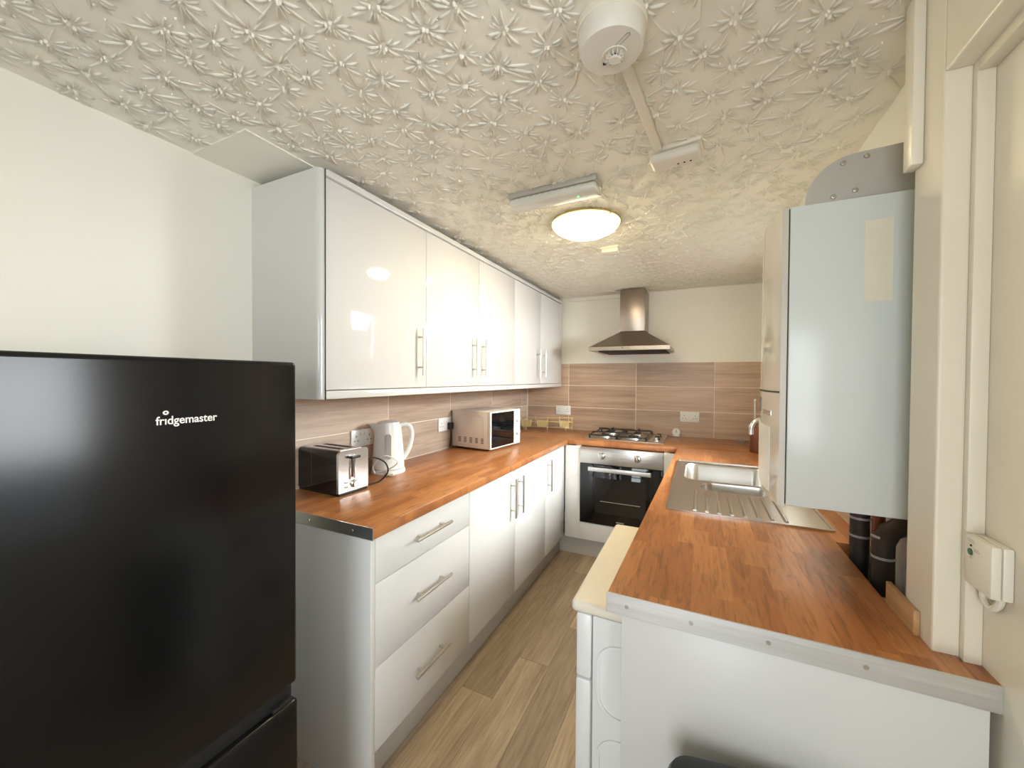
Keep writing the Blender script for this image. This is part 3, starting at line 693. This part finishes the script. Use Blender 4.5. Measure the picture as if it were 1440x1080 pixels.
jm = Matrix.Translation((1.485, 1.402, ZC)) @ Matrix.Rotation(math.radians(-6), 4, 'Z')
MB().box(-0.080, 0.080, -0.040, 0.040, -0.014, 0, bev=0.003, M=jm).build('base', M['cream'], t)
MB().box(-0.077, 0.077, -0.038, 0.040, -0.046, -0.0145, bev=0.012, seg=4, M=jm).build('cover', M['offw'], t)
for k in range(3): MB().cyl(jm @ Vector((0.006 + k * 0.019, 0.012, -0.0455)), jm @ Vector((0.006 + k * 0.019, 0.012, -0.0475)), 0.003, 10).build('hole', M['dark'], t)
t = thing('emergency_light', 'slim ceiling bulkhead light with ribbed diffuser and green indicator', 'light', (1.03, 1.5, ZC))
em = Matrix.Translation((1.028, 1.495, ZC)) @ Matrix.Rotation(math.radians(-2), 4, 'Z')
MB().box(-0.185, 0.185, -0.045, 0.045, -0.022, 0, bev=0.003, M=em).build('base', M['greym'], t)
MB().box(-0.183, 0.183, -0.043, 0.043, -0.052, -0.0225, bev=0.012, seg=3, M=em).build('diffuser', M['diff'], t)
for k in range(11): MB().box(-0.15 + k * 0.026, -0.14 + k * 0.026, -0.0445, -0.043, -0.045, -0.028, M=em).build('rib', M['diff'], t)
MB().box(0.100, 0.106, -0.006, 0.004, -0.0535, -0.0515, M=em).build('indicator', M['led'], t)
t = thing('ceiling_lamp', 'lit round frosted-glass dome lamp glowing warm on the ceiling', 'lamp', (1.06, 1.87, ZC))
lm = Matrix.Translation((1.058, 1.868, ZC)) @ Matrix.Rotation(PI, 4, 'X')
MB().lathe([(0.165, 0), (0.168, 0.012), (0.160, 0.014)], 48, lm).build('rim', M['gold'], t)
sh = MB().lathe([(0.146, 0.035), (0.140, 0.040), (0.105, 0.057), (0.06, 0.068), (0.0, 0.072)], 48, lm, close=False).build('shade', M['lamp'], t)
MB().lathe([(0.164, 0.012), (0.160, 0.022), (0.146, 0.035)], 48, lm, close=False).build('shade_edge', M['lampe'], t)
for a in (0.6, 2.7, 4.8): MB().cyl(lm @ Vector((0.161 * math.cos(a), 0.161 * math.sin(a), 0.016)), lm @ Vector((0.172 * math.cos(a), 0.172 * math.sin(a), 0.016)), 0.005, 8).build('clip', M['handle'], t)
t = thing('ceiling_sensor', 'tiny cream box fixed on the ceiling beyond the dome lamp', 'sensor', (1.09, 2.3, ZC))
bx(1.038, 1.142, 2.262, 2.335, ZC - 0.010, ZC, bev=0.002).build('base', M['cream'], t)
bx(1.044, 1.136, 2.266, 2.331, ZC - 0.034, ZC - 0.010, bev=0.004).build('cover', M['cream'], t)

# ---------------------------------------------------------------- sockets
def socket(label, Mx, plug=None):
    t = thing('wall_socket', label, 'socket', (0, 0, 0), group=None)
    MB().box(-0.073, 0.073, -0.043, 0.043, 0, 0.009, bev=0.003, M=Mx).build('plate', M['white'], t)
    for s in (-1, 1):
        MB().box(s * 0.012 - 0.006, s * 0.012 + 0.006, 0.012, 0.030, 0.009, 0.012, bev=0.001, M=Mx).build('rocker', M['white'], t)
        for dx, dy, w_, h_ in ((0, 0.010, 0.004, 0.009), (-0.011, -0.012, 0.008, 0.004), (0.011, -0.012, 0.008, 0.004)):
            MB().box(s * 0.042 + dx - w_ / 2, s * 0.042 + dx + w_ / 2, dy - h_ / 2, dy + h_ / 2, 0.0088, 0.0095, M=Mx).build('pin_slot', M['dark'], t)
    t.location = Mx.translation; t.matrix_basis = Matrix.Translation(Mx.translation)
    for c in t.children: c.matrix_parent_inverse = t.matrix_basis.inverted()
    return t
FX = lambda y, z: Matrix.Translation((0, y, z)) @ on_x(0.009)
FY = lambda x, z: Matrix.Translation((x, 0, z)) @ on_y(YB - 0.009)
socket('white double socket on the tiles behind the kettle', FX(1.467, 1.075))
s2 = socket('white double socket on the tiles with black plug beside the microwave', FX(2.184, 1.068))
socket('white double socket on the end-wall tiles above the wire baskets', FY(0.385, 1.078))
socket('white double socket on the end-wall tiles above the dial thermometer', FY(1.494, 1.066))

# ---------------------------------------------------------------- worktop appliances
# microwave: local x = depth (front at 0, back at -d), y = width
t = thing('microwave', 'small white microwave with black glass door on the worktop', 'microwave', (0.346, 2.222, WZ), math.radians(-6.5), local=True)
W_, D_, H0, H1 = 0.375, 0.325, 0.014, 0.262
bx(-D_, -0.022, 0.0, W_, H0, H1, bev=0.004).build('casing', M['mw'], t)
bx(-0.021, 0.0, 0.0, 0.288, H0, H1, bev=0.003).build('door', M['white'], t)
bx(-0.0005, 0.0015, 0.012, 0.286, H0 + .010, H1 - .010, bev=0.0006, seg=1).build('door_glass', M['glassb'], t)
cp = bx(-0.021, 0.0, 0.2895, W_, H0, H1, bev=0.003).build('control_panel', M['white'], t)
for z in (0.19, 0.10): MB().lathe([(0.021, 0), (0.020, 0.012), (0.017, 0.016), (0, 0.016)], 24, Matrix.Translation((0.0, 0.333, z)) @ Matrix.Rotation(PI / 2, 4, 'Y')).build('knob', M['white'], cp)
for g5 in range(5):
    for k in range(4):
        for r_ in range(1): bx(-0.268 + g5 * 0.048, -0.246 + g5 * 0.048, -0.0006, 0.0006, 0.050 + k * 0.0095, 0.0545 + k * 0.0095).build('vent_slot', M['dark'], t, 0)
rp = [(-0.29, 0.035)] + [(-0.055, 0.035)] + arc(-0.075, 0.21, 0.02, 0, 90, 6) + [(-0.29, 0.23)]
MB().tube([(p[0], 0.0, p[1]) for p in rp], 0.0015, 6).build('pressed_line', M['mw'], t)
for x in (-0.28, -0.05):
    for y in (0.04, W_ - 0.04): MB().cyl((x, y, 0.0005), (x, y, H0 + .001), 0.012, 10).build('foot', M['dark'], t)
# plug of the microwave, in its socket
t = thing('plug', 'black mains plug pushed into the socket beside the microwave', 'plug', (0.02, 2.226, 1.03))
bx(0.0185, 0.045, 2.206, 2.246, 1.030, 1.078, bev=0.005).build('plug_body', M['blackm'], t)
MB().tube(smooth([(0.034, 2.226, 1.032), (0.034, 2.228, 0.99), (0.03, 2.230, 0.94), (0.022, 2.232, 0.906)]), 0.0045, 8).build('cord', M['blackm'], t)

t = thing('toaster', 'black two-slot toaster with steel lever end beside the fridge', 'toaster', (0.264, 1.108, WZ), math.radians(-2), local=True)
L_, TW, T0, T1 = 0.262, 0.150, 0.012, 0.182
sec = [(0.0, T0)] + [(0.0, 0.15)] + arc(0.016, 0.166, 0.016, 180, 90, 6) + arc(TW - 0.016, 0.166, 0.016, 90, 0, 6) + [(TW, T0)]
secM = Matrix(((0, 0, 1, 0), (1, 0, 0, 0), (0, 1, 0, 0), (0, 0, 0, 1)))
MB().prism(sec, -L_, -0.012, M=secM).build('body', M['glassb'], t, 40)
e_ = MB().prism([(y, z) for y, z in sec], -0.012, 0.0, M=secM).build('end_plate', M['sink'], t, 40)
bx(-L_ + .02, -0.016, 0.022, TW - 0.022, T1 - .001, T1 + .0012).build('top_plate', M['steel'], t)
for y in (0.040, 0.090): bx(-L_ + .045, -0.045, y, y + 0.022, T1 + .0008, T1 + .002).build('bread_slot', M['dark'], t)
bx(0.0, 0.0015, 0.062, 0.070, 0.07, 0.158).build('lever_slot', M['dark'], e_)
bx(0.0, 0.005, 0.052, 0.058, 0.062, 0.160, bev=0.001).build('slot_frame', M['chrome'], e_)
bx(0.0, 0.005, 0.074, 0.080, 0.062, 0.160, bev=0.001).build('slot_frame', M['chrome'], e_)
bx(0.0, 0.022, 0.046, 0.092, 0.148, 0.160, bev=0.004).build('lever', M['blackm'], e_)
MB().lathe([(0.017, 0), (0.016, 0.004), (0.013, 0.006), (0.012, 0.016), (0, 0.017)], 24, Matrix.Translation((0, 0.075, 0.040)) @ Matrix.Rotation(PI / 2, 4, 'Y')).build('dial', M['chrome'], e_)
for z in (0.034, 0.052): bx(0.0, 0.003, 0.028, 0.042, z - .004, z + .004, bev=0.001).build('button', M['handle'], e_)
bx(-L_, 0.0, 0.004, TW - .004, 0.0, T0 + .001, bev=0.002).build('base', M['blackm'], t)
MB().tube(smooth([(-0.03, TW, 0.10), (-0.02, TW + 0.04, 0.125), (0.01, TW + 0.085, 0.10), (0.02, TW + 0.095, 0.055), (-0.005, TW + 0.07, 0.015), (-0.03, TW + 0.02, 0.006)]), 0.0035, 8).build('cord', M['blackm'], t)

# kettle: local x points towards the handle
t = thing('kettle', 'white plastic jug kettle with grey water gauge in front of a socket', 'kettle', (0.125, 1.535, WZ), math.radians(48), local=True)
V, F = [], []; seg = 36
lev = [(0.022, 0.079, 0.0), (0.06, 0.078, 0), (0.12, 0.074, 0), (0.18, 0.069, 0), (0.215, 0.0655, 0.25), (0.235, 0.063, 0.75), (0.247, 0.060, 1.0)]
for z, r, sp_ in lev:
    for k in range(seg):
        a = 2 * PI * k / seg; c, s_ = math.cos(a), math.sin(a)
        sx_ = max(0, -c) ** 7 * 0.036 * sp_
        V.append((r * c - sx_, r * s_ * 0.97, z))
m = len(lev)
for j in range(m - 1):
    for k in range(seg): F.append((j * seg + k, j * seg + (k + 1) % seg, (j + 1) * seg + (k + 1) % seg, (j + 1) * seg + k))
F.append(tuple(range(seg))); F.append(tuple((m - 1) * seg + k for k in range(seg)))
MB().poly(V, F).build('jug', M['white'], t, 50)
MB().lathe([(0.084, 0), (0.084, 0.012), (0.080, 0.019), (0, 0.020)], 36).build('base', M['white'], t)
lid = MB().lathe([(0.056, 0.246), (0.054, 0.255), (0.03, 0.262), (0, 0.263)], 30).build('lid', M['white'], t)
hp = [(0.055, 0, 0.236), (0.085, 0, 0.240), (0.108, 0, 0.225), (0.117, 0, 0.19), (0.113, 0, 0.15), (0.100, 0, 0.105), (0.074, 0, 0.062)]
MB().tube(smooth(hp), 0.0125, 12).build('handle', M['white'], t)
q = MB(); Mg = Matrix.Rotation(math.radians(-95), 4, 'Z')
q.prism(rrect(-0.013, 0.013, 0.075, 0.20, 0.011), 0, 0.008, M=Mg @ on_x(0.0685) ).build('water_gauge', M['greyp'], t)
MB().tube(smooth([(-0.05, -0.06, 0.012), (-0.02, -0.12, 0.03), (0.03, -0.15, 0.075), (-0.03, -0.15, 0.11), (-0.08, -0.12, 0.06), (-0.07, -0.07, 0.012)]), 0.003, 8).build('cord', M['white'], t)
t = thing('plug', 'loose white mains plug lying on the worktop beside the toaster', 'plug', (0.20, 1.47, WZ), math.radians(35), local=True)
bx(-0.022, 0.022, -0.02, 0.02, 0.0, 0.022, bev=0.006).build('plug_body', M['white'], t)
for x, y, zz in ((-0.011, -0.034, 0.012), (0.011, -0.034, 0.012), (0.0, -0.036, 0.005)): bx(x - .003, x + .003, y, -0.019, zz - .002, zz + .002).build('pin', M['gold'], t)

# wire rack with three mesh baskets in the corner
t = thing('wire_rack', 'brass wire rack holding small mesh baskets in the worktop corner', 'rack', (0.30, 3.44, WZ))
ax0, ax1 = Vector((0.055, 3.36, 0)), Vector((0.52, 3.50, 0)); dv = (ax1 - ax0).normalized(); nv = Vector((-dv.y, dv.x, 0))
up = lambda z: Vector((0, 0, z))
b = MB().tube([ax0 + nv * .03 + up(1.012), ax1 + nv * .03 + up(1.012)], 0.0042, 8).tube([ax0 + nv * .03 + up(0.975), ax1 + nv * .03 + up(0.975)], 0.003, 8)
for f in (0.04, 0.27, 0.5, 0.73, 0.97):
    p = ax0.lerp(ax1, f) + nv * .03; b.tube([p + up(WZ if f in (0.04, 0.97, 0.5) else 0.955), p + up(1.022)], 0.0042, 8)
for f in (0.10, 0.85): p = ax0.lerp(ax1, f) - nv * .055; b.tube([p + up(WZ + .003), p + up(0.93), p + nv * .08 + up(0.935)], 0.0034, 8)
for f in (0.06, 0.97): p = ax0.lerp(ax1, f); b.tube([p + nv * .03 + up(0.935), p - nv * .055 + up(0.935)], 0.0034, 8)
b.tube([ax0.lerp(ax1, .04) - nv * .055 + up(0.935), ax0.lerp(ax1, .97) - nv * .055 + up(0.935)], 0.0022, 8)
b.build('frame', M['gold'], t)
for f in (0.10, 0.40, 0.83):
    c = ax0.lerp(ax1, f) - nv * .012; b = MB()
    def cr(z, s): return [c + dv * (sx * s * .045) + nv * (sy * s * .036) + up(z) for sx, sy in ((-1, -1), (1, -1), (1, 1), (-1, 1))]
    for z, s in ((0.985, 1.0), (0.968, .95), (0.952, .9), (0.938, .85)): b.tube(cr(z, s), 0.0022 if z < .98 else .0034, 6, closed=True)
    A, Bq = cr(0.985, 1.0), cr(0.938, 0.85)
    for k in range(4):
        for u in range(7):
            p, q2 = A[k].lerp(A[(k + 1) % 4], u / 7), Bq[k].lerp(Bq[(k + 1) % 4], u / 7); b.tube([p, q2], 0.0018, 5)
    for u in range(1, 5): b.tube([Bq[0].lerp(Bq[1], u / 5), Bq[3].lerp(Bq[2], u / 5)], 0.0018, 5)
    b.build('mesh_basket', M['gold'], t)

t = thing('dial_thermometer', 'small round dial thermometer standing against the tiles beside the hob', 'thermometer', (1.393, 3.59, WZ))
th = Matrix.Translation((1.393, 3.578, 0.934)) @ Matrix.Rotation(PI / 2, 4, 'X')
MB().lathe([(0.030, -0.012), (0.033, -0.008), (0.033, 0.004), (0.029, 0.007), (0.028, 0.004)], 32, th).build('case', M['white'], t)
MB().lathe([(0.028, 0.003), (0, 0.0032)], 32, th).build('face', M['alu'], t)
bx(1.391, 1.395, 3.5725, 3.5742, 0.93, 0.956).build('needle', M['dark'], t)
bx(1.366, 1.420, 3.565, 3.590, WZ, WZ + .008, bev=0.002).build('stand', M['white'], t)

t = thing('canister', 'brown cylindrical canister with tall metal rod beside the tap', 'canister', (1.925, 3.03, WZ))
MB().lathe([(0.055, 0), (0.056, 0.004), (0.056, 0.165), (0.053, 0.170), (0.02, 0.172), (0, 0.172)], 32, Matrix.Translation((1.93, 3.045, WZ))).build('body', M['brown'], t)
q = MB().cyl((1.90, 3.045, WZ + .17), (1.90, 3.045, 1.235), 0.007, 12); q.lathe([(0.0, -.012), (.009, -.008), (.012, 0), (.009, .008), (0, .012)], 16, Matrix.Translation((1.90, 3.045, 1.243)))
q.build('rod', M['handle'], t)
MB().lathe([(0.0, -.010), (.010, -.006), (.012, 0), (.010, .006), (0, .010)], 14, Matrix.Translation((1.872, 3.045, 1.072))).build('knob', M['handle'], t)
t = thing('sink_plug', 'dark round sink plug lying on the worktop by the tiles', 'plug', (1.868, 3.51, WZ))
MB().lathe([(0.034, 0), (0.036, 0.006), (0.030, 0.012), (0, 0.013)], 28, Matrix.Translation((1.868, 3.51, WZ))).build('disc', M['greyp'], t)
MB().lathe([(0.006, 0.012), (0.007, 0.022), (0, 0.024)], 14, Matrix.Translation((1.868, 3.51, WZ))).build('grip', M['greyp'], t)

# ---------------------------------------------------------------- bin in front of the end panel
t = thing('waste_bin', 'black plastic waste bin standing in front of the white end panel', 'bin', (1.69, 0.735, 0), math.radians(9.6), local=True)
def rr_loft(levels, name, mat, parent):
    V, F = [], []; m = None
    for hx, hy, r, z in levels:
        p = rrect(-hx, hx, -hy, hy, r, 6); m = len(p); V += [(a, c, z) for a, c in p]
    for k in range(len(levels) - 1):
        for i in range(m): F.append((k * m + i, k * m + (i + 1) % m, (k + 1) * m + (i + 1) % m, (k + 1) * m + i))
    F.append(tuple(range(m))); F.append(tuple((len(levels) - 1) * m + i for i in range(m)))
    return MB().poly(V, F).build(name, mat, parent, 40)
rr_loft([(0.125, 0.085, 0.03, 0.0), (0.150, 0.108, 0.035, 0.60)], 'body', M['blackm'], t)
rr_loft([(0.158, 0.115, 0.04, 0.600), (0.160, 0.117, 0.04, 0.640), (0.155, 0.112, 0.04, 0.652), (0.140, 0.097, 0.03, 0.658), (0.08, 0.05, 0.02, 0.660)], 'lid', M['blackm'], t)
